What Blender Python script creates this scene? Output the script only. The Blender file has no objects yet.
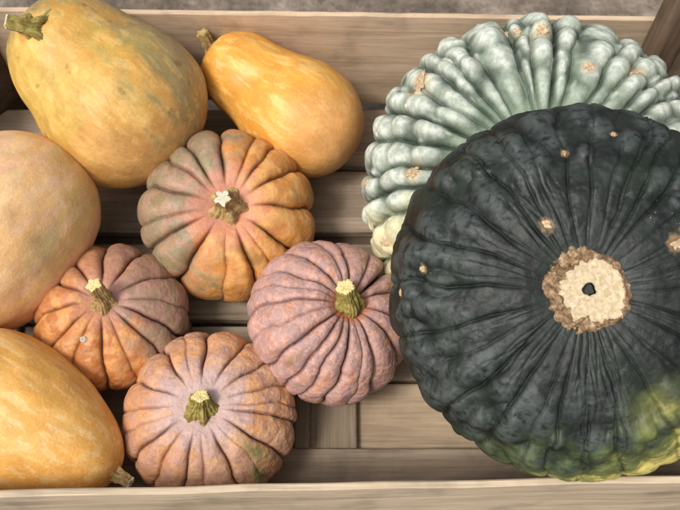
import bpy, math, random
import numpy as np
from math import comb, pi, radians
C = bpy.context.scene.collection

# ------------------------------------------------------------------ camera, sky, sun, exposure
PITCH = radians(62)
cd = bpy.data.cameras.new('camera'); cam = bpy.data.objects.new('camera', cd); C.objects.link(cam)
cam.location = (0, -0.8*math.cos(PITCH), 0.05+0.8*math.sin(PITCH))
cam.rotation_euler = (pi/2-PITCH, 0, 0)
cd.sensor_width = 36; cd.lens = 36*801/680
cd.clip_start = 0.02; cd.clip_end = 100
cd.dof.use_dof = True; cd.dof.focus_distance = 0.66; cd.dof.aperture_fstop = 10
bpy.context.scene.camera = cam

SUN_EL, SUN_AZ = radians(58), radians(232)       # azimuth measured from +Y towards +X
w = bpy.data.worlds.new('World'); bpy.context.scene.world = w; w.use_nodes = True
nt = w.node_tree
bg = nt.nodes['Background']; sky = nt.nodes.new('ShaderNodeTexSky'); sky.sky_type = 'NISHITA'
sky.sun_disc = False; sky.sun_elevation = SUN_EL; sky.sun_rotation = SUN_AZ
sky.air_density = 1.0; sky.dust_density = 5.0; sky.ozone_density = 0.6
hs = nt.nodes.new('ShaderNodeHueSaturation'); hs.inputs['Saturation'].default_value = 0.22
nt.links.new(sky.outputs[0], hs.inputs['Color']); nt.links.new(hs.outputs[0], bg.inputs[0])
bg.inputs[1].default_value = 0.108
sd = bpy.data.lights.new('sun', 'SUN'); sun = bpy.data.objects.new('sun', sd); C.objects.link(sun)
sd.energy = 1.5; sd.angle = radians(13); sd.color = (1.0, 0.95, 0.88)
sun.rotation_euler = (pi/2-SUN_EL, 0, pi-SUN_AZ)
sun.location = (0, 0, 3)
vs = bpy.context.scene.view_settings
vs.view_transform = 'Standard'; vs.look = 'None'; vs.gamma = 1; vs.exposure = 0.46
try:
    bpy.context.scene.cycles.use_denoising = True
except Exception: pass

# ------------------------------------------------------------------ numpy noise
_r = np.random.RandomState(7)
_perm = np.r_[_r.permutation(256), _r.permutation(256)]; _perm[256:] = _perm[:256]
_g = _r.normal(size=(256, 3)); _g /= np.linalg.norm(_g, axis=1)[:, None]
def perlin(P):
    P = np.asarray(P, float); i = np.floor(P).astype(int); f = P-i; i &= 255
    u = f*f*f*(f*(f*6-15)+10); out = 0
    for dx in (0, 1):
        for dy in (0, 1):
            for dz in (0, 1):
                h = _perm[(_perm[(_perm[(i[..., 0]+dx) & 255]+i[..., 1]+dy) & 255]+i[..., 2]+dz) & 255]
                g = _g[h]
                d = g[..., 0]*(f[..., 0]-dx)+g[..., 1]*(f[..., 1]-dy)+g[..., 2]*(f[..., 2]-dz)
                wx = u[..., 0] if dx else 1-u[..., 0]; wy = u[..., 1] if dy else 1-u[..., 1]; wz = u[..., 2] if dz else 1-u[..., 2]
                out = out+d*wx*wy*wz
    return out*1.6
def fbm(P, octs=3, gain=.5):
    s = 0; a = 1
    for k in range(octs):
        s = s+a*perlin(np.asarray(P)*2**k+17.3*k); a *= gain
    return s
def ss(a, b, x):
    t = np.clip((x-a)/(b-a), 0, 1); return t*t*(3-2*t)
def mix(a, b, m):
    m = np.asarray(m)[..., None]; return np.asarray(a)*(1-m)+np.asarray(b)*m
def srgb(r, g, b):
    c = np.array([r, g, b])/255.; return np.where(c <= .04045, c/12.92, ((c+.055)/1.055)**2.4)

# ------------------------------------------------------------------ object helpers
def link(name, me, mat=None, parent=None, smooth=True):
    if mat: me.materials.append(mat)
    o = bpy.data.objects.new(name, me); C.objects.link(o)
    if parent: o.parent = parent
    if smooth: me.polygons.foreach_set('use_smooth', [True]*len(me.polygons))
    me.update(); return o
def grid_mesh(name, V, wrap=True, cap0=True, cap1=True, attrs={}):
    """V: (M rings, N points, 3)"""
    M, N = V.shape[:2]; me = bpy.data.meshes.new(name)
    i = np.arange(M-1)[:, None]*N; j = np.arange(N if wrap else N-1)[None]; jn = (j+1) % N
    q = np.stack([i+j, i+jn, i+N+jn, i+N+j], -1).reshape(-1, 4)
    loops = [q.ravel()]; starts = [np.arange(len(q))*4]; tot = [np.full(len(q), 4)]; n = len(q)*4
    for c, ring in ((cap0, np.arange(N)[::-1]), (cap1, (M-1)*N+np.arange(N))):
        if c and wrap:
            loops.append(ring); starts.append(np.array([n])); tot.append(np.array([N])); n += N
    L = np.concatenate(loops).astype(np.int32); S = np.concatenate(starts).astype(np.int32)
    me.vertices.add(M*N); me.vertices.foreach_set('co', V.reshape(-1).astype(np.float32))
    me.loops.add(len(L)); me.loops.foreach_set('vertex_index', L)
    me.polygons.add(len(S)); me.polygons.foreach_set('loop_start', S)
    me.update(calc_edges=True)
    for k, a in attrs.items():
        a = np.asarray(a)
        if a.ndim == 3:
            at = me.attributes.new(k, 'FLOAT_COLOR', 'POINT')
            at.data.foreach_set('color', np.concatenate([a.reshape(-1, 3), np.ones((M*N, 1))], 1).astype(np.float32).ravel())
        else:
            at = me.attributes.new(k, 'FLOAT', 'POINT'); at.data.foreach_set('value', a.astype(np.float32).ravel())
    me.validate(); return me
def tag(o, label=None, cat=None, group=None, kind=None):
    if label: o['label'] = label
    if cat: o['category'] = cat
    if group: o['group'] = group
    if kind: o['kind'] = kind
def empty(name, loc, label, cat, group=None):
    o = bpy.data.objects.new(name, None); C.objects.link(o); o.location = loc; o.empty_display_size = .05
    tag(o, label, cat, group); return o

# ------------------------------------------------------------------ node materials
class NM:
    def __init__(s, name):
        s.m = bpy.data.materials.new(name); s.m.use_nodes = True; s.t = s.m.node_tree; s.b = s.t.nodes['Principled BSDF']
    def n(s, typ, **kw):
        x = s.t.nodes.new(typ)
        for k, v in kw.items():
            if k in x.inputs: x.inputs[k].default_value = v
            else: setattr(x, k, v)
        return x
    def l(s, a, b): s.t.links.new(a, b)
    def noise(s, scale, detail=3, rough=.55, vec=None, dist=0):
        x = s.n('ShaderNodeTexNoise', Scale=scale, Detail=detail, Roughness=rough, Distortion=dist)
        if vec is not None: s.l(vec, x.inputs['Vector'])
        return x
    def ramp(s, fac, stops):
        r = s.n('ShaderNodeValToRGB'); s.l(fac, r.inputs[0]); e = r.color_ramp.elements
        while len(e) < len(stops): e.new(.5)
        for k, (p, c) in enumerate(stops):
            e[k].position = p; e[k].color = (*c, 1) if not np.isscalar(c) else (c, c, c, 1)
        return r
    def mixc(s, fac, a, b, mode='MIX'):
        x = s.n('ShaderNodeMix', data_type='RGBA', blend_type=mode)
        for v, idx in ((fac, 0), (a, 6), (b, 7)):
            if hasattr(v, 'default_value') or isinstance(v, bpy.types.NodeSocket): s.l(v, x.inputs[idx])
            elif np.isscalar(v): x.inputs[idx].default_value = v
            else: x.inputs[idx].default_value = (*v, 1)
        return x.outputs[2]
    def bump(s, h, strength, dist, prev=None):
        x = s.n('ShaderNodeBump', Strength=strength, Distance=dist); s.l(h, x.inputs['Height'])
        if prev is not None: s.l(prev, x.inputs['Normal'])
        return x.outputs[0]

def skin(name, rough=.45, spec=.4, b1=(90, .0006), b2=(380, .00025), speck=None, var=.2, dust=None):
    m = NM(name); tc = m.n('ShaderNodeTexCoord').outputs['Object']
    at = m.n('ShaderNodeAttribute', attribute_name='pigment')
    n1 = m.noise(55, 5, .6, tc); n2 = m.noise(320, 3, .6, tc)
    v = m.ramp(n1.outputs[0], [(.3, 1-var), (.7, 1+var*.6)])
    col = m.mixc(1, at.outputs['Color'], v.outputs[0], 'MULTIPLY')
    v2 = m.ramp(n2.outputs[0], [(.3, 1-var*.5), (.7, 1+var*.35)])
    col = m.mixc(1, col, v2.outputs[0], 'MULTIPLY')
    n3 = m.noise(900, 2, .5, tc); v3 = m.ramp(n3.outputs[0], [(.3, .91), (.7, 1.07)]); col = m.mixc(1, col, v3.outputs[0], 'MULTIPLY')
    if speck:
        vo = m.n('ShaderNodeTexVoronoi', Scale=speck[0]); m.l(tc, vo.inputs['Vector'])
        g = m.noise(30, 2, .5, tc)
        a = m.n('ShaderNodeMath', operation='ADD'); m.l(vo.outputs['Distance'], a.inputs[0]); m.l(g.outputs[0], a.inputs[1])
        f = m.ramp(a.outputs[0], [(speck[1], 1.), (speck[1]+.04, 0.)])
        col = m.mixc(f.outputs[0], col, speck[2])
    m.l(col, m.b.inputs['Base Color'])
    r = m.ramp(n1.outputs[0], [(.3, rough-.08), (.7, rough+.1)]); m.l(r.outputs[0], m.b.inputs['Roughness'])
    m.b.inputs['Specular IOR Level'].default_value = spec
    h1 = m.noise(b1[0], 4, .6, tc); h2 = m.noise(b2[0], 3, .6, tc)
    nb = m.bump(h1.outputs[0], 1, b1[1]); nb = m.bump(h2.outputs[0], 1, b2[1], nb)
    m.l(nb, m.b.inputs['Normal'])
    return m.m

def corky(name, c1, c2, c3, scale=160):
    m = NM(name); tc = m.n('ShaderNodeTexCoord').outputs['Object']
    n = m.noise(scale, 6, .65, tc, .6); r = m.ramp(n.outputs[0], [(.28, c1), (.5, c2), (.72, c3)])
    m.l(r.outputs[0], m.b.inputs['Base Color']); m.b.inputs['Roughness'].default_value = .85
    m.b.inputs['Specular IOR Level'].default_value = .15
    m.l(m.bump(n.outputs[0], 1, .0012), m.b.inputs['Normal']); return m.m

def wood(name, ca, cb, cc, axis=0, gs=1., rough=.8, knots=1., bump=.0006):
    m = NM(name); tc = m.n('ShaderNodeTexCoord').outputs['Object']
    mp = m.n('ShaderNodeMapping'); m.l(tc, mp.inputs['Vector'])
    sc = [38*gs, 38*gs, 38*gs]; sc[axis] = 2.4*gs; mp.inputs['Scale'].default_value = sc
    lo = m.noise(3.0, 3, .5, tc)
    # knots warp the grain
    big = m.noise(1.0, 5, .62, mp.outputs[0], 1.1)
    fine_m = m.n('ShaderNodeMapping'); m.l(tc, fine_m.inputs['Vector'])
    sf = [420, 420, 420]; sf[axis] = 16; fine_m.inputs['Scale'].default_value = sf
    fine = m.noise(1.0, 4, .6, fine_m.outputs[0])
    col = m.ramp(big.outputs[0], [(.3, ca), (.5, cb), (.72, cc)]).outputs[0]
    fr = m.ramp(fine.outputs[0], [(.28, .72), (.45, .95), (.7, 1.12)]); col = m.mixc(1, col, fr.outputs[0], 'MULTIPLY')
    st = m.noise(14, 5, .6, tc, .3); sr = m.ramp(st.outputs[0], [(.34, .62), (.5, 1.), (.75, 1.1)]); col = m.mixc(.8, col, sr.outputs[0], 'MULTIPLY')
    km = m.n('ShaderNodeMapping'); m.l(tc, km.inputs['Vector']); sk = [17, 17, 17]; sk[axis] = 7; km.inputs['Scale'].default_value = sk
    vo = m.n('ShaderNodeTexVoronoi', Scale=1.0); m.l(km.outputs[0], vo.inputs['Vector'])
    kd = m.n('ShaderNodeMath', operation='ADD'); m.l(vo.outputs['Distance'], kd.inputs[0])
    kk = m.noise(20, 3, .6, tc); k2 = m.n('ShaderNodeMath', operation='MULTIPLY'); m.l(kk.outputs[0], k2.inputs[0]); k2.inputs[1].default_value = .18
    m.l(k2.outputs[0], kd.inputs[1])
    kr = m.ramp(kd.outputs[0], [(.13, 1-.62*knots), (.17, 1-.4*knots), (.24, 1.)]); col = m.mixc(1, col, kr.outputs[0], 'MULTIPLY')
    m.l(col, m.b.inputs['Base Color']); m.b.inputs['Roughness'].default_value = rough; m.b.inputs['Specular IOR Level'].default_value = .2
    nb = m.bump(big.outputs[0], .7, bump); nb = m.bump(fine.outputs[0], .7, bump*.6, nb); m.l(nb, m.b.inputs['Normal'])
    return m.m

M = {}
M['wood_rear'] = wood('weathered_rear_wood', (.43, .31, .205), (.60, .445, .305), (.72, .56, .40), 0, .8, knots=.3)
M['wood_front'] = wood('pale_front_wood', (.42, .32, .22), (.60, .48, .34), (.72, .60, .45), 0, .8, knots=.3)
M['wood_floor'] = wood('grey_floor_wood', (.20, .148, .10), (.34, .26, .185), (.46, .365, .27), 0, 1., knots=1.)
M['wood_lower'] = wood('tan_lower_wood', (.28, .205, .135), (.45, .335, .225), (.58, .45, .315), 0, .7, knots=.6)
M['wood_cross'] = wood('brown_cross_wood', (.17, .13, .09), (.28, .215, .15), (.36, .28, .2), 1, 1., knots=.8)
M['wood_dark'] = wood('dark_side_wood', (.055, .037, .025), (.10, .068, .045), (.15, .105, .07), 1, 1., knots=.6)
M['wood_post'] = wood('brown_post_wood', (.11, .07, .045), (.18, .12, .08), (.24, .165, .11), 2, 1., knots=.4)
M['stem_green'] = corky('olive_stem', (.10, .075, .02), (.28, .22, .06), (.48, .40, .15), 140)
M['stem_tan'] = corky('tan_stem', (.16, .10, .035), (.40, .27, .11), (.60, .46, .24), 140)
M['cut_yellow'] = corky('fresh_yellow_cut', (.60, .44, .13), (.80, .66, .30), (.88, .80, .52), 350)
M['cut_white'] = corky('dried_white_cut', (.50, .42, .28), (.70, .62, .47), (.80, .75, .64), 350)
M['cream'] = corky('cream_cut_pith', (.40, .28, .14), (.60, .48, .31), (.72, .62, .45), 320)
M['cork'] = corky('corky_scar', (.05, .028, .014), (.29, .185, .10), (.62, .48, .32), 220)
M['scab'] = corky('dry_tan_scab', (.30, .17, .08), (.58, .42, .26), (.80, .70, .54), 420)
M['hole'] = corky('dark_hole', (.004, .003, .002), (.008, .006, .004), (.012, .009, .006)); M['hole'].node_tree.nodes['Principled BSDF'].inputs['Specular IOR Level'].default_value = 0

# ------------------------------------------------------------------ setting: ground
def ground():
    m = NM('dry_dirt'); tc = m.n('ShaderNodeTexCoord').outputs['Object']
    n = m.noise(9, 6, .65, tc); n2 = m.noise(90, 4, .6, tc)
    r = m.ramp(n.outputs[0], [(.3, (.09, .068, .05)), (.5, (.19, .15, .115)), (.7, (.34, .28, .22))])
    r2 = m.ramp(n2.outputs[0], [(.3, .6), (.7, 1.25)]); c = m.mixc(1, r.outputs[0], r2.outputs[0], 'MULTIPLY')
    m.l(c, m.b.inputs['Base Color']); m.b.inputs['Roughness'].default_value = .95
    m.l(m.bump(n2.outputs[0], 1, .006), m.b.inputs['Normal'])
    xs = np.r_[-20, -6, -2, np.linspace(-1, 1, 121), 2, 6, 20]; ys = np.r_[-20, -6, -2, np.linspace(-1, 1.2, 121), 2, 6, 20]
    X, Y = np.meshgrid(xs, ys); Z = -.05+.006*fbm(np.stack([X*9, Y*9, X*0], -1), 4)
    o = link('ground', grid_mesh('ground', np.stack([X, Y, Z], -1), wrap=False), m.m); tag(o, kind='structure')
ground()

# ------------------------------------------------------------------ crate
def board(name, p0, p1, wdt, thk, upv, mat, parent, seed=0, warp=.0012, rad=.0012, cup=0, n=90):
    """board from p0 to p1 (centre line); width measured along upv, thickness across"""
    p0 = np.array(p0, float); p1 = np.array(p1, float); d = p1-p0; L = np.linalg.norm(d); d /= L
    u = np.array(upv, float); u -= d*(u@d); u /= np.linalg.norm(u); v = np.cross(d, u)
    hw, ht = wdt/2, thk/2; prof = []
    def seg(a, b, k): return [(a[0]+(b[0]-a[0])*i/k, a[1]+(b[1]-a[1])*i/k) for i in range(k)]
    c = [(hw-rad, ht), (-hw+rad, ht), (-hw, ht-rad), (-hw, -ht+rad), (-hw+rad, -ht), (hw-rad, -ht), (hw, -ht+rad), (hw, ht-rad)]
    for i in range(8): prof += seg(c[i], c[(i+1) % 8], 8 if i in (0, 4) else 2)
    prof = np.array(prof); t = np.linspace(0, L, n)
    P = p0+t[:, None, None]*d+prof[None, :, 0, None]*u+prof[None, :, 1, None]*v
    q = P*np.array([14, 14, 14])+seed*3.1
    nz = np.stack([perlin(q), perlin(q+31.7)], -1)
    q2 = P*70+seed; n2 = perlin(q2)
    edge = (np.abs(prof[:, 0]) > hw-rad*1.5)[None, :]
    P = P+warp*(nz[..., :1]*u+nz[..., 1:]*v*.7)+(.0005*n2*edge)[..., None]*u*np.sign(prof[None, :, :1])
    c0 = (p0+p1)/2
    me = grid_mesh(name, P-c0); o = link(name, me, mat, parent); o.location = c0
    me.polygons.foreach_set('use_smooth', [False]*len(me.polygons))
    return o
H = .14
crate = empty('wooden_crate', (0, 0, -.03), 'weathered wooden crate with thin slatted boards holding all the pumpkins and squashes', 'crate')
def B(name, p0, p1, w_, t_, up, mat, seed=0, **k):
    o = board(name, p0, p1, w_, t_, up, M[mat], crate, seed, **k); o.location.z += .03; return o
# rear board: inner face passes (-.239,.238) and (.318,.227) at the rim
B('rear_board', (-.46, .2450, .069), (.40, .2285, .069), .142, .006, (0, 0, 1), 'wood_rear', 1)
# front board
B('front_board', (-.46, -.2555, .062), (.42, -.2365, .062), .156, .0055, (0, 0, 1), 'wood_front', 2)
B('side_board', (-.433, -.262, .065), (-.433, .244, .065), .15, .010, (0, 0, 1), 'wood_dark', 3)
B('side_board', (.385, -.232, .10), (.385, .222, .10), .24, .010, (0, 0, 1), 'wood_dark', 4)
# floor: upper slats run across the crate, a lower layer shows through the gaps
def slat(y0, y1, mat='wood_floor', seed=0, z=0.):
    B('floor_slat', (-.427, (y0+y1)/2, z-.006), (.379, (y0+y1)/2, z-.006), y1-y0, .012, (0, 1, 0), mat, seed, warp=.0006)
slat(.055, .134, seed=11); slat(.142, .222, seed=12)
slat(-.048, .040, seed=13)
slat(-.232, -.181, seed=14)
# recessed lower boards (4 mm steps)
def low(y0, y1, mat, seed, z=-.020):
    B('lower_slat', (-.427, (y0+y1)/2, z), (.379, (y0+y1)/2, z), y1-y0, .012, (0, 1, 0), mat, seed, warp=.0006)
low(.030, .062, 'wood_dark', 21); low(.125, .15, 'wood_dark', 22)
low(-.1785, -.112, 'wood_lower', 23); low(-.108, -.050, 'wood_floor', 24)
for x0, x1, s in ((-.181, -.153, 31), (-.023, .016, 32), (-.044, -.029, 33), (.20, .235, 34), (-.36, -.33, 35)):
    B('cross_batten', ((x0+x1)/2, -.1795, -.009), ((x0+x1)/2, -.0495, -.009), x1-x0, .009, (1, 0, 0), 'wood_cross', s, warp=.0004, n=30)
# corner posts
def prism(name, poly, z0, z1, mat, bev=.002):
    pts = np.array(poly, float); c = pts.mean(0); n = 24; rows = []
    dense = []
    for i in range(len(pts)):
        a, b = pts[i], pts[(i+1) % len(pts)]
        for t in (.06, .3, .5, .7, .94): dense.append(a+(b-a)*t)
    dense = np.array(dense)
    for z, s in [(z0, 1)]+[(z0+(z1-.002-z0)*i/n, 1) for i in range(1, n+1)]+[(z1, .95)]:
        p = c+(dense-c)*s; q = np.c_[p, np.full(len(p), z)]
        nn = np.c_[perlin(q*25), perlin(q*25+9), np.zeros(len(p))]*.0008
        rows.append(q+nn-np.array([c[0], c[1], z0]))
    o = link(name, grid_mesh(name, np.array(rows)), M[mat], crate, smooth=False); o.location = (c[0], c[1], z0+.03); return o
prism('corner_post', [(-.4265, .2405), (-.4265, .188), (-.374, .2395)], -.028, .148, 'wood_dark')
prism('corner_post', [(.322, .2245), (.322, .196), (.350, .196), (.350, .224)], -.028, .255, 'wood_post')
prism('corner_post', [(-.4265, -.251), (-.390, -.2505), (-.4265, -.215)], -.028, .135, 'wood_dark')
prism('corner_post', [(.3785, -.233), (.3785, -.195), (.345, -.2335)], -.028, .135, 'wood_dark')

# ------------------------------------------------------------------ pumpkins
def basis(tx, ty):
    A = np.array([tx, ty, 1.]); A /= np.linalg.norm(A); U = np.array([1., 0, 0]); U -= A*(U@A); U /= np.linalg.norm(U)
    return U, np.cross(A, U), A
def set_basis(o, U, V, A, c):
    import mathutils
    o.matrix_world = mathutils.Matrix(((U[0], V[0], A[0], c[0]), (U[1], V[1], A[1], c[1]), (U[2], V[2], A[2], c[2]), (0, 0, 0, 1)))
def adiff(a, b): return (a-b+pi) % (2*pi)-pi

class Pumpkin:
    def __init__(s, c, a, bt, bb, tx, ty, seed, N=680, K=330, dimple=.2, dw=.25, e=.92, ez=1.):
        s.rs = np.random.RandomState(seed); s.seed = seed; s.c = np.array(c); s.a, s.bt, s.bb = a, bt, bb
        s.U, s.V, s.A = basis(tx, ty)
        ph = np.linspace(.02, pi-.02, K)[:, None]; th = (np.arange(N)/N*2*pi)[None]
        s.ph, s.th = np.broadcast_arrays(ph, th); s.ph = s.ph.copy(); s.th = s.th.copy()
        sp, cp = np.sin(s.ph), np.cos(s.ph)
        s.rho = sp**e
        z = np.where(cp > 0, bt, bb)*np.abs(cp)**ez*np.sign(cp)
        top = (cp > 0)
        z = z*(1-dimple*np.exp(-(s.rho/dw)**2)*np.where(top, 1, 1.2))
        s.dir = np.stack([sp*np.cos(s.th), sp*np.sin(s.th), cp], -1)
        s.P = np.stack([a*s.rho*np.cos(s.th), a*s.rho*np.sin(s.th), z], -1)
        bz = np.where(top, bt, bb)
        nn = np.stack([sp*np.cos(s.th)/a, sp*np.sin(s.th)/a, cp/bz], -1); s.Nn = nn/np.linalg.norm(nn, axis=-1, keepdims=True)
        s.D = np.zeros_like(s.ph); s.G = np.zeros_like(s.ph); s.Bm = np.zeros_like(s.ph)
    def wob(s, k, wander):
        ph1 = s.ph[:, 0]
        return (wander*1.5*perlin(np.stack([ph1*2.2+k*7.7, ph1*0+s.seed, ph1*0+k], -1))+wander*.25*perlin(np.stack([ph1*9+k*3.1, ph1*0+s.seed, ph1*0+k], -1)))[:, None]
    def cracks(s, L, w0, w1, wander, narrow, nd):
        for k, (t, d) in enumerate(L):
            x = np.abs(adiff(s.th, t+s.wob(k, wander))); xm = x*np.maximum(s.rho, .12)
            nar = min(d, 1.1)*np.exp(-(xm/narrow)**2)*ss(w0*.7, w1*.8, s.rho)
            s.D -= nd*nar; s.G = np.maximum(s.G, nar)  # G masks where the pig functions paint dark crease lines
    def grooves(s, L, depth, power=2.4, w0=.12, w1=.5, wander=.035, narrow=.018, nd=.0012):
        """rounded lobes between the grooves; every groove ends in a narrow crack"""
        w = ss(w0, w1, s.rho); w = np.where(s.ph > pi/2, ss(.05, .5, s.rho), w)
        xl = np.full_like(s.ph, 9.); xr = xl.copy(); dl = xl.copy(); dr = xl.copy()
        for k, (t, d) in enumerate(L):
            x = adiff(s.th, t+s.wob(k, wander))
            a_ = np.where(x >= 0, x, x+2*pi); b_ = np.where(x < 0, -x, 2*pi-x)
            m = a_ < xl; xl[m] = a_[m]; dl[m] = d
            m = b_ < xr; xr[m] = b_[m]; dr[m] = d
        W = xl+xr; t = xl/W; u = 1-2*np.minimum(t, 1-t); tt = ss(.25, .75, t); dd = dl*(1-tt)+dr*tt
        lobe = 1-np.sqrt(np.clip(1-u**power, 0, 1))
        s.D -= depth*lobe*dd*w*np.clip((W/(2*pi/len(L)))**.6, .5, 1.25)
        s.cracks(L, w0, w1, wander, narrow, nd)
    def bumps(s, L, self_ref=.001):
        BD = np.zeros_like(s.D)
        for (t, p, rt, rp, amp) in L:
            i0 = np.searchsorted(s.ph[:, 0], p-2.6*rp); i1 = np.searchsorted(s.ph[:, 0], p+2.6*rp)
            if i1 <= i0: continue
            sl = slice(i0, i1)
            x = adiff(s.th[sl], t)/rt; y = (s.ph[sl]-p)/rp
            b = np.exp(-(x*x+y*y)**1.5)
            v = amp*b; o = BD[sl]; BD[sl] = np.maximum(o, v)+.22*np.minimum(o, v)
            s.Bm[sl] = np.maximum(s.Bm[sl], b*min(1., amp/self_ref))
        s.D += BD
    def noise(s, freq, amp, octs=3, lat=None, ridged=False):
        q = s.P*freq+s.seed*5.3
        n = fbm(q, octs)
        if ridged: n = .5-np.abs(n)*1.6
        s.D += amp*n*(.35+.65*ss(.1, .5, s.rho))
    def surf(s, th, ph):
        i = int(np.clip(np.searchsorted(s.ph[:, 0], ph), 1, s.ph.shape[0]-2)); j = int(round((th % (2*pi))/(2*pi)*s.ph.shape[1])) % s.ph.shape[1]
        W = s.W; N = W.shape[1]
        du = W[i, (j+3) % N]-W[i, (j-3) % N]; dv = W[min(i+3, len(W)-1), j]-W[max(i-3, 0), j]
        n = np.cross(dv, du); n /= np.linalg.norm(n)+1e-12
        if n@s.Nn[i, j] < 0: n = -n
        return W[i, j], n
    def build(s, root_name, label, cat, pig, mat, group=None, body='skin'):
        s.W = s.P+s.Nn*s.D[..., None]
        col = pig(s)
        root = empty(root_name, (0, 0, 0), label, cat, group)
        set_basis(root, s.U, s.V, s.A, s.c)
        me = grid_mesh(body, s.W[:, ::-1], attrs={'pigment': np.clip(col, 0, 1)[:, ::-1]})
        s.root = root; s.body = link(body, me, mat, root); return root

def frame_from(n):
    n = np.array(n)/np.linalg.norm(n); t = np.array([1., 0, 0]) if abs(n[0]) < .9 else np.array([0, 1., 0])
    u = t-n*(t@n); u /= np.linalg.norm(u); return u, np.cross(n, u), n

def stem(name, parent, path, radii, mat, cut, ridges=5, amp=.2, flare=.5, seed=0, N=150, cutscale=.92, twist=.3, rough=.0006):
    """path in parent's local space; returns stem, with a cut face child"""
    path = np.array(path, float); k = len(path); T = np.linspace(0, 1, 36); ts = np.linspace(0, 1, k)
    C_ = np.stack([np.interp(T, ts, path[:, i]) for i in range(3)], -1)
    for _ in range(6): C_[1:-1] = (C_[:-2]+2*C_[1:-1]+C_[2:])/4
    R = np.interp(T, ts, radii)
    for _ in range(4): R[1:-1] = (R[:-2]+2*R[1:-1]+R[2:])/4
    tan = np.gradient(C_, axis=0); tan /= np.linalg.norm(tan, axis=1)[:, None]
    u = np.array([1., 0, 0]); th = np.arange(N)/N*2*pi; rings = []
    for i in range(len(T)):
        u = u-tan[i]*(u@tan[i]); u /= np.linalg.norm(u); v = np.cross(tan[i], u)
        lob = np.cos(ridges*th+twist*T[i]*4+.35*np.sin(2*th+seed))
        lob = np.sign(lob)*np.abs(lob)**.8
        am = amp*(1+flare*(1-T[i])**2)
        r = R[i]*(1+am*lob)
        q = np.stack([np.cos(th)*2.2+seed, np.sin(th)*2.2, np.full(N, T[i]*2.5)], -1)
        r = r+R[i]*.16*perlin(q*1.1)+rough*perlin(q*4)*1.5+R[i]*.045*np.sin(th*19+4*perlin(q*.6))
        rings.append(C_[i]+r[:, None]*(np.cos(th)[:, None]*u+np.sin(th)[:, None]*v))
    rings = np.array(rings); o = link(name, grid_mesh(name, rings, cap0=False), M[mat], parent)
    # cut face: thin rough lid over the last ring
    c = rings[-1].mean(0); rr = []
    for f, h in ((1.0, -.0006), (1.02, .0002), (.95, .0007), (.7, .0008), (.4, .0005), (.12, .0003)):
        p = c+(rings[-1]-c)*f*cutscale/.92+tan[-1]*h; p = p+tan[-1]*(perlin(p*900+seed)*.0007)[:, None]; rr.append(p)
    link('cut_face', grid_mesh('cut_face', np.array(rr), cap0=False), M[cut], o)
    return o

def scab(pk, th, ph, r, mat='scab', h=.0012, seed=0, name='scab', ir=.35):
    p, n = pk.surf(th, ph); u, v, n = frame_from(n); N = 36; t = np.arange(N)/N*2*pi; rows = []
    for f, hh in ((1., -.6), (.93, .5), (.75, 1.), (.5, .7), (.25, .9), (.06, .8)):
        q = np.stack([np.cos(t)*1.3+seed, np.sin(t)*1.3, 0*t+seed*.7], -1)
        rr = r*f*(1+ir*perlin(q*1.6)+.12*perlin(q*5))
        hgt = h*hh+h*.7*perlin(q*4+f*6)
        rows.append(rr[:, None]*(np.cos(t)[:, None]*u+np.sin(t)[:, None]*v)+n*hgt[:, None]-n*(rr[:, None]**2)/(2*pk.a)*.8)
    o = link(name, grid_mesh(name, np.array(rows), cap0=False), M[mat], pk.root); o.location = p; return o

def dmask(s, ang, width=1.):
    """1 in the direction ang (radians in the local polar angle)"""
    return .5+.5*np.cos(s.th-ang)

GD = .0135
SK1 = skin('smooth_ribbed_skin', .48, .35, (90, .0012), (300, .0004), var=.18, speck=(230, .36, (.30, .19, .11)))
SK2 = skin('wrinkled_mauve_skin', .50, .32, (110, .0020), (380, .0005), var=.18, speck=(260, .37, (.26, .17, .12)))

# --- orange pumpkin with grey-green left flank (upper middle)
def pig1(s):
    d = s.dir; n = fbm(d*2.3+3, 4); n2 = fbm(d*6+9, 4); n3 = fbm(d*14+2, 3)
    col = mix(srgb(206, 138, 70), srgb(224, 166, 98), ss(-.4, .5, n2))
    grey = ss(.42, .80, dmask(s, radians(165))+.22*n+.12*n2)
    col = mix(col, mix(srgb(158, 134, 112), srgb(132, 128, 104), ss(-.3, .4, n2)), grey*.88)
    pink = ss(.62, .22, s.rho+.14*n2)
    col = mix(col, srgb(214, 142, 116), pink*.75)
    col = mix(col, srgb(196, 152, 140), ss(-.05, .5, n3)*.3*(.4+.6*dmask(s, radians(150))))
    col = mix(col, srgb(120, 112, 62), ss(.3, .62, n)*.45*ss(.3, .6, s.rho))
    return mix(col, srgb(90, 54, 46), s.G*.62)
p = Pumpkin((-.1125, .0398, .0602), .0886, .0549, .0549, .130, -.355, 1, dimple=.26, dw=.34)
g1 = [(1.7, 1.1), (2.16, .9), (2.43, .7), (2.86, .9), (3.32, .55), (3.59, .85), (4.11, 1.15), (4.68, .3), (5.1, 1.15), (5.38, .3), (5.72, 1.1), (.07, .95), (.6, .85), (1.0, .75), (1.26, .6)]
p.grooves(g1, .0112, 2.4, w0=.2, w1=.66); p.noise(16, .0020, 2); p.noise(70, .0004, 3)
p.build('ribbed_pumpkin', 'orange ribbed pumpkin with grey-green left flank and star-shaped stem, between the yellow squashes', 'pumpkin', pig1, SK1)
zt = .0549*.72+.0035
stem('stem', p.root, [(0, 0, zt-.005), (-.0005, .0005, zt+.004), (-.002, .002, zt+.012), (-.0045, .003, zt+.025)], [.0205, .0150, .0092, .0068], 'stem_tan', 'cut_white', 5, .17, .5, 1)
P1 = p

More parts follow.
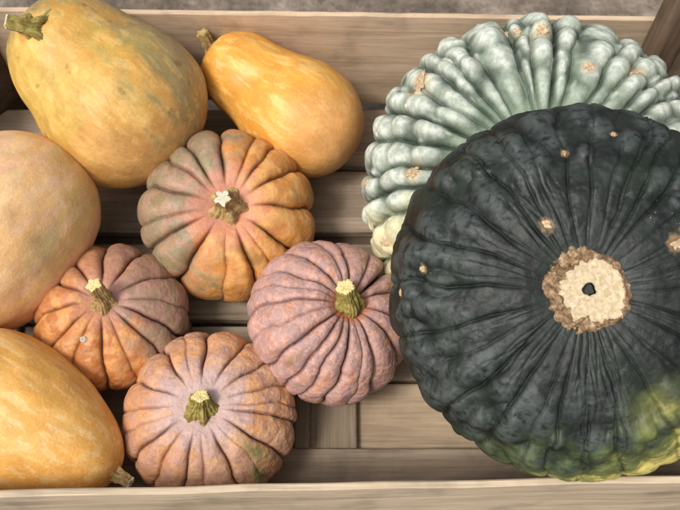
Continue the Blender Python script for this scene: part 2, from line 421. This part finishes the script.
# --- small orange pumpkin at left with grey right flank
def pig3(s):
    d = s.dir; n = fbm(d*2.3+13, 4); n2 = fbm(d*6+19, 4); n3 = fbm(d*15+2, 3)
    col = mix(srgb(192, 122, 66), srgb(218, 154, 92), ss(-.4, .4, n2))
    grey = ss(.58, .86, dmask(s, radians(22))+.2*n+.1*n2)
    col = mix(col, mix(srgb(162, 132, 120), srgb(136, 122, 102), ss(-.3, .4, n2)), grey*.85)
    top = ss(.45, .95, dmask(s, radians(95))+.15*n); col = mix(col, srgb(182, 132, 108), top*.6)
    col = mix(col, srgb(190, 138, 126), ss(.5, .15, s.rho+.1*n2)*.6)
    col = mix(col, srgb(190, 150, 138), ss(.1, .6, n3)*.25)
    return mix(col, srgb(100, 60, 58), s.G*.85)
p = Pumpkin((-.2202, -.0658, .0481), .0725+.0015, .049, .0478, .076, -.062, 3, dimple=.18, dw=.3)
g3 = [(1.71, 1.1), (1.16, 1.), (.57, .7), (.08, .4), (5.99, 1.1), (5.61, .85), (5.19, .35), (4.8, .95), (4.31, .5), (3.89, .8), (3.32, .8), (2.76, .85), (2.26, .9)]
p.grooves(g3, .0086, 2.4, w0=.14, w1=.62, nd=.0011); p.noise(20, .0014, 2); p.noise(90, .0006, 3)
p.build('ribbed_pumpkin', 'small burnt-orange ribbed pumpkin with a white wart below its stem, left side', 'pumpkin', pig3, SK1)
zt = .049*.8
stem('stem', p.root, [(.001, -.003, zt-.003), (.001, -.002, zt+.004), (0, .001, zt+.016), (-.003, .004, zt+.031)], [.0132, .0098, .0066, .0062], 'stem_tan', 'cut_yellow', 5, .14, .9, 5)
scab(p, radians(-108), .52, .0032, 'cut_white', .003, 3, 'wart', .1)
P3 = p

# --- peach / mauve pumpkin at the front
def pig4(s):
    d = s.dir; n = fbm(d*2.6+23, 4); n2 = fbm(d*6.5+29, 4); n3 = fbm(d*17+2, 3)
    col = mix(srgb(196, 148, 122), srgb(214, 168, 132), ss(-.35, .35, n2))
    col = mix(col, srgb(212, 150, 92), ss(-.2, .4, n+.5*n2)*.7)
    col = mix(col, srgb(186, 150, 142), ss(.1, .5, n3+.4*n)*.45)
    lil = ss(.66, .30, s.rho+.12*n2); col = mix(col, srgb(196, 168, 164), lil*.85)
    gm = 0
    for t0, p0, wt, wp in ((5.62, .85, .10, .22), (5.45, 1.2, .09, .25), (4.66, 1.05, .10, .18), (4.72, 1.35, .08, .2), (4.95, 1.5, .1, .2)):
        gm = np.maximum(gm, np.exp(-(adiff(s.th, t0)/wt)**2-((s.ph-p0)/wp)**2))
    col = mix(col, srgb(112, 118, 72), np.clip(gm*(1.1+.9*n2), 0, 1)*.85)
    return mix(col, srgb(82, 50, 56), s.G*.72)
p = Pumpkin((-.1179, -.1640, .0470), .0795, .0470, .0470, -.028, -.093, 4, dimple=.14, dw=.3)
g4 = [(1.62, 1.1), (1.1, .9), (2.22, 1.), (2.75, .8), (3.13, .45), (3.72, 1.), (4.09, .6), (4.5, 1.), (4.8, .35), (5.2, 1.05), (5.79, 1.), (6.2, .8), (.08, .4), (.34, .6), (.7, .75), (1.92, .3), (3.4, .3), (5.5, .25)]
p.grooves(g4, .0078, 2.4, w0=.22, w1=.7, nd=.0014, narrow=.014); p.noise(28, .0019, 2); p.noise(75, .0009, 3)
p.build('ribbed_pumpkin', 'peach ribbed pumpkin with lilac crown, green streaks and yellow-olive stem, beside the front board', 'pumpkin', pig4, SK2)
zt = .0470*.85
stem('stem', p.root, [(.000, -.001, zt-.003), (.000, 0, zt+.003), (.001, .003, zt+.010), (.002, .006, zt+.017)], [.0150, .0132, .0085, .0066], 'stem_green', 'cut_yellow', 5, .12, .8, 9)
P4 = p

# --- mauve pumpkin in the centre
def pig5(s):
    d = s.dir; n = fbm(d*2.6+33, 4); n2 = fbm(d*6.5+39, 4); n3 = fbm(d*17+22, 3)
    col = mix(srgb(188, 146, 134), srgb(206, 162, 148), ss(-.35, .35, n2))
    col = mix(col, srgb(194, 134, 98), ss(.05, .5, n2+.5*n3)*.7)
    col = mix(col, srgb(168, 142, 144), ss(-.05, .4, n3-.4*n)*.6)
    col = mix(col, srgb(188, 108, 62), ss(.30, .17, s.rho+.05*n2)*.8)
    gm = np.exp(-(adiff(s.th, 4.0)/.07)**2-((s.ph-1.1)/.2)**2); col = mix(col, srgb(140, 104, 48), gm*.7)
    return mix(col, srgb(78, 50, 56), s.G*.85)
p = Pumpkin((-.0092, -.0754, .0606), .0787+.001, .0567, .0567, .426, -.044, 5, dimple=.26, dw=.28)
g5 = [(1.66, 1.), (1.14, .6), (.82, 2.6), (.45, .7), (1.9, .5), (2.31, .9), (2.71, .9), (3.20, .7), (3.5, .35), (3.85, 1.), (4.15, .8), (4.38, .7), (4.66, 1.), (5.2, 1.), (5.74, .8), (6.17, .8), (4.95, .25), (2.95, .3)]
p.grooves(g5, .0086, 2.2, w0=.1, w1=.5, nd=.0013, narrow=.014, wander=.045); p.noise(28, .0021, 2); p.noise(75, .0010, 3)
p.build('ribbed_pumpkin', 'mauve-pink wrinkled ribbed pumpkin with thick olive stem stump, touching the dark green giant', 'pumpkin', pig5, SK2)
zt = .0567*.74
stem('stem', p.root, [(0, 0, zt-.004), (-.001, .000, zt+.004), (-.006, .004, zt+.013), (-.012, .007, zt+.022)], [.0135, .0128, .0098, .0078], 'stem_green', 'cut_yellow', 5, .10, .5, 13)
P5 = p

# --- pale blue-green warty squash
def spots(s, L):
    m = np.zeros_like(s.th); q = s.P*260; n = perlin(q)+.5*perlin(q*2.3)
    for (t, p_, r) in [l[:3] for l in L]:
        d_ = np.hypot(adiff(s.th, t)*s.a*s.rho, (s.ph-p_)*s.a*.8)/r
        m = np.maximum(m, ss(1.75, .95, d_+.5*n))
    return m
SCG = [(2.436, 1.00, .0115), (1.548, .886, .0065), (1.762, 1.10, .0062), (1.704, .95, .004), (1.159, .619, .005), (.839, .804, .0062),
       (3.107, .718, .0075), (3.12, 1.25, .0045), (-2.919, 1.33, .005), (-2.773, 1.14, .006), (.786, 1.08, .0035)]
SCD = [(2.093, .291, .0036), (.484, .417, .0048), (.493, .512, .0056), (1.694, .684, .0024), (3.009, .853, .0026), (-3.121, 1.157, .0024), (1.369, .847, .0020)]
rs = np.random.RandomState(42)
def pigG(s):
    d = s.dir; n = fbm(d*2.6+43, 4); n2 = fbm(d*7+49, 4); n3 = fbm(d*22+2, 3)
    base = mix(srgb(92, 102, 90), srgb(130, 142, 124), ss(-.4, .4, n2))
    top = mix(srgb(180, 188, 174), srgb(214, 218, 206), ss(-.3, .4, n3))
    col = mix(base, top, np.clip(ss(.05, .85, s.Bm)+.10*n2, 0, 1)*.9)
    col = mix(col, srgb(146, 170, 142), ss(.72, .35, s.rho)*.4)
    cream = ss(.955, 1.0, dmask(s, radians(208))+.02*n2)*ss(.5, .7, s.rho); col = mix(col, srgb(214, 216, 178), cream*.85)
    col = mix(col, srgb(224, 214, 168), ss(.975, 1., dmask(s, radians(208))+.01*n2)*.7*ss(.5, .7, s.rho))
    col = mix(col, srgb(200, 178, 136), spots(s, SCG)*.55)
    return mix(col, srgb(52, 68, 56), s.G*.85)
p = Pumpkin((.1904, .0507, .0965), .1728-.006, .0726, .0778, -.103, -.386, 6, N=900, K=420, dimple=.3, dw=.3, e=.85)
n = 35; gt = (np.arange(n)+.62*(rs.rand(n)-.5))/n*2*pi; gd = .45+.7*rs.rand(n)
p.grooves(list(zip(gt, gd)), .0088, 2.0, w0=.22, w1=.66, nd=.0030, narrow=.012, wander=.05)
L = []
gs = np.sort(gt)
for k in range(n):
    t0, t1 = gs[k], gs[(k+1) % n]+(2*pi if k == n-1 else 0); wdt = t1-t0; ph = .40+.3*rs.rand()
    while ph < 2.2:
        rp = .080+.065*rs.rand(); rt = min(wdt*.50, .11)*(.85+.25*rs.rand())
        amp = (.0048+.0074*rs.rand())*ss(.2, .7, ph)*(1-.45*ss(1.0, 1.4, ph))
        L.append(((t0+t1)/2+wdt*.12*rs.randn(), ph, rt, rp*1.15, amp)); ph += rp*2.15+.05*rs.rand()
for k in range(150): L.append((rs.rand()*2*pi, .45+1.1*rs.rand(), .022+.03*rs.rand(), .03+.04*rs.rand(), .002+.0035*rs.rand()))
p.bumps(L, .0055); p.noise(22, .0022, 2); p.noise(75, .0007, 3)
SKG = skin('waxy_pale_green_skin', .58, .28, (90, .0010), (420, .0003), var=.2, speck=(230, .36, tuple(srgb(196, 208, 194))))
p.build('warty_squash', 'huge pale blue-green warty squash with tan scabs, behind the dark green one', 'squash', pigG, SKG)
SG = p
for k_, (t_, p_, r_) in enumerate(SCG): scab(p, t_, p_, r_*.85, 'scab', .0009, k_*3.3, ir=.6)

# --- dark green giant
def pigD(s):
    d = s.dir; n = fbm(d*2.6+53, 4); n2 = fbm(d*7+59, 4); n3 = fbm(d*24+2, 4, .6); n4 = fbm(d*60+8, 3)
    col = mix(srgb(19, 24, 21), srgb(31, 37, 33), ss(-.4, .4, n2))
    col = mix(col, srgb(96, 104, 102), ss(.2, 1., s.Bm)*.42*ss(-.9, .2, n3))
    col = mix(col, srgb(54, 60, 57), ss(.0, .6, n3+.3*n4)*.22)
    col = mix(col, srgb(34, 50, 34), ss(.0, .5, n+.3*n2)*.3)
    q = np.where(s.ph < pi/2, s.rho, 2-s.rho); a_ = adiff(s.th, radians(-60))
    ang = np.exp(-(a_/.82)**4); ang2 = np.exp(-(adiff(s.th, radians(-64))/.95)**4)
    gr = ss(.64, 1.0, q+.09*n2+.10*n+.14*np.exp(-(a_/.45)**2))*ang2
    col = mix(col, mix(srgb(50, 68, 42), srgb(88, 104, 58), ss(-.3, .7, n2+.3*n3)), np.clip(gr*.72, 0, 1))
    ye = ss(.80, 1.06, q+.08*n2+.03*n3+.14*np.exp(-(adiff(s.th, radians(-54))/.45)**2)-.04)*ang
    bl = np.exp(-(adiff(s.th, -1.02)/.22)**2-((s.rho-.68)/.10)**2)
    ye = np.clip(np.maximum(ye, bl*(.55+.6*n2)), 0, 1)
    col = mix(col, mix(srgb(150, 152, 78), srgb(214, 198, 112), ss(.4, 1., ye+.3*n3)), ye*.9)
    col = mix(col, srgb(170, 138, 100), spots(s, SCD)*.5)
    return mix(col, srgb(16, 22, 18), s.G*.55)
p = Pumpkin((.1814, -.1073, .195), .1457-.0030, .0699, .0554, -.176, -.485, 7, N=1000, K=460, dimple=.14, dw=.22, e=.80)
rs = np.random.RandomState(11)
fx = [1.50,  1.93, 2.05, 2.22, 1.70, 1.18, 1.32, 2.52, 2.80, 3.10, 3.42, 3.66, 3.9, 4.15, 4.38, 4.52, 4.72, 4.93, 5.25, 5.55, 5.80, 6.02, .0, .25, .5, .72, .92, 1.05]
gl = [(t, .45+.75*rs.rand()) for t in fx]+[(4.93, .9), (4.72, .8), (1.18, .6), (5.55, .5)]
p.grooves(gl, .0034, 2.2, w0=.12, w1=.8, nd=.0009, narrow=.009, wander=.05)
Gk = s_ = p.G.copy(); D0 = p.D.copy(); p.D[:] = 0; p.cracks([(t, .3+.7*rs.rand()) for t in rs.rand(60)*2*pi], .1, .4, .07, .007, .0005); fade = ss(.95, .45, p.rho); p.D = D0+p.D*fade; p.G = np.maximum(Gk, p.G*fade*.6)
L = []
for k in range(300):
    t = rs.rand()*2*pi; ph = .35+1.5*rs.rand()**.8; r = .0065+.0095*rs.rand(); low = max(0, -math.sin(t))
    amp = (.0026+.0052*rs.rand()**1.3)*ss(.3, .9, ph)*(1-.6*ss(1.0, 1.3, ph))
    L.append((t, ph, r*.85/(.1457*max(math.sin(ph), .3)), r*1.35/.12, amp))
for t, ph, r, amp in ((-1.10, 1.15, .017, .0060), (-1.02, 1.42, .018, .0085), (-.86, 1.25, .016, .006), (-1.24, 1.50, .014, .0070), (-.72, 1.45, .017, .008), (-.95, .92, .014, .004),
                      (-1.42, 1.42, .012, .0045), (-1.60, 1.50, .013, .0050), (-1.78, 1.5, .012, .0045), (-1.96, 1.55, .013, .004), (-2.15, 1.5, .012, .0035), (-1.33, 1.22, .009, .0045), (-.55, 1.2, .015, .005),
                      (-2.35, 1.1, .012, .0045), (-2.5, 1.3, .012, .0035), (-2.2, 1.25, .011, .004), (-2.62, 1.0, .010, .004), (-2.75, .9, .009, .0035)):
    L.append((t, ph-.12, r*1.1/.14, r*1.25/.12, amp*.72))
p.bumps(L, .0024); p.noise(20, .0018, 2); p.noise(60, .0007, 3); p.noise(150, .0003, 2)
SKD = skin('waxy_dark_green_skin', .50, .36, (140, .0005), (420, .00028), var=.22, speck=(300, .37, (.34, .34, .31)))
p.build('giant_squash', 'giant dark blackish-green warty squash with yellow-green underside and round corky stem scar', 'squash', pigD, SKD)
SD = p
# stem scar: corky collar, cream cut face, dark hole
def scar():
    rng = 3; N = 180; t = np.arange(N)/N*2*pi; z0 = .0699*.84; K = 60; rows = []
    out = .0315*(1+.16*perlin(np.stack([np.cos(t)*1.6+2, np.sin(t)*1.6, t*0], -1))+.05*perlin(np.stack([np.cos(t)*5, np.sin(t)*5, t*0+4], -1)))
    inn = .0212*(1+.20*perlin(np.stack([np.cos(t)*2.2+7, np.sin(t)*2.2, t*0], -1))+.16*perlin(np.stack([np.cos(t)*6, np.sin(t)*6, t*0+9], -1)))
    off = np.array([.0048, -.0012])
    for i in range(K):
        f = i/(K-1)      # 0 outside, 1 inside
        r = out*(1-f)+inn*.96*f
        x = r*np.cos(t)+off[0]*f; y = r*np.sin(t)+off[1]*f
        q = np.stack([x*170, y*170, x*0], -1)
        prof = np.interp(f, [0, .10, .3, .62, .85, 1], [-.006, .0045, .0075, .0100, .0115, .0098])
        rg = np.sin(t*21+3*perlin(np.stack([np.cos(t)*3, np.sin(t)*3, t*0+f*2], -1)))
        z = z0+prof+(.0038*fbm(q*.8, 4, .6)+.0007*rg)*ss(0, .15, f)*ss(1.05, .8, f)
        rows.append(np.stack([x, y, z], -1))
    s = link('stem_scar', grid_mesh('stem_scar', np.array(rows)[:, ::-1], cap0=False, cap1=False), M['cork'], SD.root)
    rows = []
    hole = .0043*(1+.35*perlin(np.stack([np.cos(t)*1.3+1, np.sin(t)*1.3+5, t*0], -1)))
    for i in range(30):
        f = i/29; r = inn*1.03*(1-f)+hole*f; x = r*np.cos(t)+off[0]-.003*f; y = r*np.sin(t)+off[1]+.0012*f
        z = z0+.0107-.0006*np.sin(f*pi)+.0006*fbm(np.stack([x*200, y*260, x*0], -1), 4)-(.0025 if i == 29 else 0)
        rows.append(np.stack([x, y, z], -1))
    c = link('cut_face', grid_mesh('cut_face', np.array(rows)[:, ::-1], cap0=False, cap1=False), M['cream'], s)
    hr = np.array(rows[-1]); cc = hr.mean(0); rr = [hr+[0, 0, .0002], cc+(hr-cc)*.9-[0, 0, .008], cc+(hr-cc)*.4-[0, 0, .014]]
    link('core_hole', grid_mesh('core_hole', np.array(rr)[:, ::-1], cap0=False), M['hole'], c)
scar()
for k_, (t_, p_, r_) in enumerate(SCD): scab(SD, t_, p_, r_*.9, 'scab', .0005, k_*2.1+5, ir=.6)

# ------------------------------------------------------------------ smooth squashes
def squash(root_name, label, P0, P1, R, pig, mat, seed, lump=.0018, e=.8, bend=0., waist=0., N=420, K=420):
    P0, P1 = np.array(P0), np.array(P1); c = (P0+P1)/2
    ax = P1-P0; Ln = np.linalg.norm(ax); ax /= Ln; U = np.cross(ax, [0, 0, 1.]); U /= np.linalg.norm(U); V = np.cross(U, ax)
    # local frame: z from the blossom end to the stem end
    root = empty(root_name, c, label, 'squash'); set_basis(root, U, V, np.cross(U, V), c)   # cross(U,V) = -ax
    ph = np.linspace(.015, pi-.015, K); t = (1-np.cos(ph))/2; k = len(R)
    r = sum(R[i]*comb(k-1, i)*t**i*(1-t)**(k-1-i) for i in range(k))*np.sin(ph)**e*(1-waist*np.exp(-((t-.36)/.13)**2)+waist*.35*np.exp(-((t-.75)/.15)**2))
    th = np.arange(N)/N*2*pi
    z = Ln/2-t*Ln
    PH, TH = np.meshgrid(ph, th, indexing='ij'); Rr = r[:, None]*np.ones_like(TH)
    X = Rr*np.cos(TH); Y = Rr*np.sin(TH); Z = z[:, None]*np.ones_like(TH)
    # stem-end dimple
    Z = Z-.012*np.exp(-(Rr/.020)**2)*(PH < .8)
    P = np.stack([X, Y, Z], -1)
    d = lump*fbm(P*14+seed, 3)+lump*.35*np.cos(10*TH+2*perlin(np.stack([np.cos(TH), np.sin(TH), Z*8], -1)))*np.exp(-(t[:, None]/.45)**2)
    nr = np.stack([np.cos(TH), np.sin(TH), 0*TH], -1); P = P+nr*(d*np.sin(PH)**.6)[..., None]
    P[..., 0] += bend*np.sin(PH)**2
    T = t[:, None]*np.ones_like(TH)
    col = pig(P, T, TH)
    me = grid_mesh('skin', P[:, ::-1] if False else P, attrs={'pigment': np.clip(col, 0, 1)})
    link('skin', me, mat, root)
    return root, U, V, -ax, c, Ln
SKA = skin('matte_yellow_skin', .48, .38, (60, .0010), (420, .0003), var=.16, speck=(210, .36, (.34, .19, .07)))
def streaks(P, TH, f=1., s=0):  # long streaks that follow the squash's axis
    return fbm(np.stack([P[..., 0]*62*f, P[..., 1]*62*f, P[..., 2]*13*f], -1)+s, 4, .55)

def pigA(P, T, TH):
    n = fbm(P*14+3, 4); s_ = streaks(P, TH, 1, 4); s2 = streaks(P, TH, 2.2, 9)
    col = mix(srgb(204, 152, 70), srgb(226, 180, 98), ss(-.35, .45, s_))
    col = mix(col, srgb(212, 158, 104), ss(.45, .95, T+.3*n)*.6)
    back = GA(P)
    col = mix(col, srgb(122, 124, 84), ss(.44, .88, back+.35*s_+.15*n)*.68)
    col = mix(col, srgb(196, 164, 132), ss(.7, 1.05, back+.2*n)*.5)
    col = mix(col, srgb(196, 170, 84), ss(-.15, .4, n)*.5*(T < .6))
    col = mix(col, srgb(126, 124, 92), ss(.13, .03, T+.03*s2)*.6)
    col = mix(col, srgb(96, 84, 44), ss(.66, .8, fbm(P*75+1, 2))*.4)
    return mix(col, srgb(232, 190, 120), ss(.15, .6, s2)*.4)
GA = lambda P: np.zeros(P.shape[:2])
A0, A1 = np.array((-.3126, .2128, .165)), np.array((-.1649, .1027, .066))
_ax = (A1-A0)/np.linalg.norm(A1-A0); _U = np.cross(_ax, [0, 0, 1.]); _U /= np.linalg.norm(_U); _V = np.cross(_U, _ax)
def GA(P):   # towards the back-right of the crate: world (+.6,+.75,.2)
    d = np.array([.62, .74, .25]); l = np.array([d@_U, d@_V]); l /= np.linalg.norm(l)
    r = np.linalg.norm(P[..., :2], axis=-1)+1e-6
    return (P[..., 0]*l[0]+P[..., 1]*l[1])/r*.5+.5
ra = squash('butternut_squash', 'largest yellow-orange squash with greenish streaks and a bent green stem, in the rear left corner', A0, A1, [.0722, .0681, .1016, .089], pigA, SKA, 2., waist=.07)
def to_local(fr, p):
    root, U, V, W, c, Ln = fr; d = np.array(p)-c; return np.array([d@U, d@V, d@W])
# bent stem with a woody wedge base
zA = ra[5]/2
a0 = to_local(ra, (-.300, .197, .205))
def locdir(fr, d): return np.array([np.dot(d, fr[1]), np.dot(d, fr[2]), np.dot(d, fr[3])])
base = to_local(ra, (-.2845, .1640, .1925))
dl = locdir(ra, np.array([-1, .15, .25])); dl /= np.linalg.norm(dl)
up_l = locdir(ra, np.array([-.1, -.6, .8])); up_l /= np.linalg.norm(up_l)
stem('stem', ra[0], [base-up_l*.008, base+up_l*.003, base+up_l*.009+dl*.006, base+up_l*.011+dl*.022], [.0150, .0105, .0062, .0060], 'stem_green', 'cut_white', 4, .26, .8, 17)

def pigB(P, T, TH):
    n = fbm(P*14+33, 4); s_ = streaks(P, TH, 1.1, 14); s2 = streaks(P, TH, 2.4, 19)
    col = mix(srgb(224, 156, 62), srgb(232, 172, 82), ss(-.35, .45, s_))
    col = mix(col, srgb(240, 200, 128), ss(.10, .60, s2+.3*s_)*.5)
    col = mix(col, srgb(222, 164, 110), ss(.62, 1.0, T+.2*n)*.6)
    return mix(col, srgb(150, 140, 88), ss(.06, .01, T)*.7)
rb = squash('butternut_squash', 'pear-shaped yellow squash with a straight dry stem, lying against the rear board', (-.1427, .2262, .1), (.0127, .118, .056), [.0513, .0459, .0693, .0666], pigB, SKA, 5., waist=.11)
zB = rb[5]/2
sb = np.array([0, 0, zB-.008]); ub = locdir(rb, np.array([-.32, .18, .9])); ub /= np.linalg.norm(ub)
stem('stem', rb[0], [sb-ub*.004, sb+ub*.006, sb+ub*.016, sb+ub*.026], [.0085, .0062, .0052, .0058], 'stem_tan', 'stem_tan', 5, .2, .6, 21)

def pigC(P, T, TH):
    n = fbm(P*12+43, 4); s_ = streaks(P, TH, .8, 24); s2 = streaks(P, TH, 2, 29)
    st = fbm(np.stack([np.cos(TH)*3.5, np.sin(TH)*3.5, P[..., 2]*5], -1)+5, 3)
    col = mix(srgb(224, 176, 120), srgb(232, 192, 142), ss(-.35, .45, s_))
    col = mix(col, srgb(214, 178, 108), ss(.0, .45, st+.3*n)*.6)
    col = mix(col, srgb(186, 174, 118), ss(.2, .6, n-.3*st)*.5)
    return mix(col, srgb(230, 184, 162), ss(.1, .6, s2-.4*st)*.45)
rc = squash('round_squash', 'large pale peach squash with faint greenish stripes, cut off by the left edge', (-.3753, -.0794, .09), (-.2745, .0905, .09), [.0905, .0799, .0813, .0837], pigC, SKA, 8., lump=.0026)
sc_ = np.array([0, 0, rc[5]/2-.008])
stem('stem', rc[0], [sc_, sc_+[0, 0, .008], sc_+[0, 0, .018], sc_+[0, 0, .026]], [.010, .008, .007, .007], 'stem_tan', 'cut_white', 5, .2, .6, 23)

def pigD4(P, T, TH):
    n = fbm(P*14+53, 4); s_ = streaks(P, TH, 1.2, 34); s2 = streaks(P, TH, 2.6, 39)
    col = mix(srgb(226, 168, 86), srgb(234, 182, 104), ss(-.35, .45, s_))
    return mix(col, srgb(242, 206, 146), ss(.10, .60, s2+.3*s_)*.55)
rd = squash('butternut_squash', 'smooth yellow squash with cream flecks, in the front left corner behind the front board', (-.365, -.1242, .068), (-.1923, -.219, .064), [.0731, .0713, .0560, .048], pigD4, SKA, 11.)
sd_ = np.array([0, 0, -rd[5]/2+.004])
stem('stem', rd[0], [sd_, sd_-[0, 0, .008], sd_-[0, 0, .014], sd_-[0, 0, .020]], [.0065, .005, .0045, .004], 'stem_tan', 'cut_white', 5, .2, .6, 25)
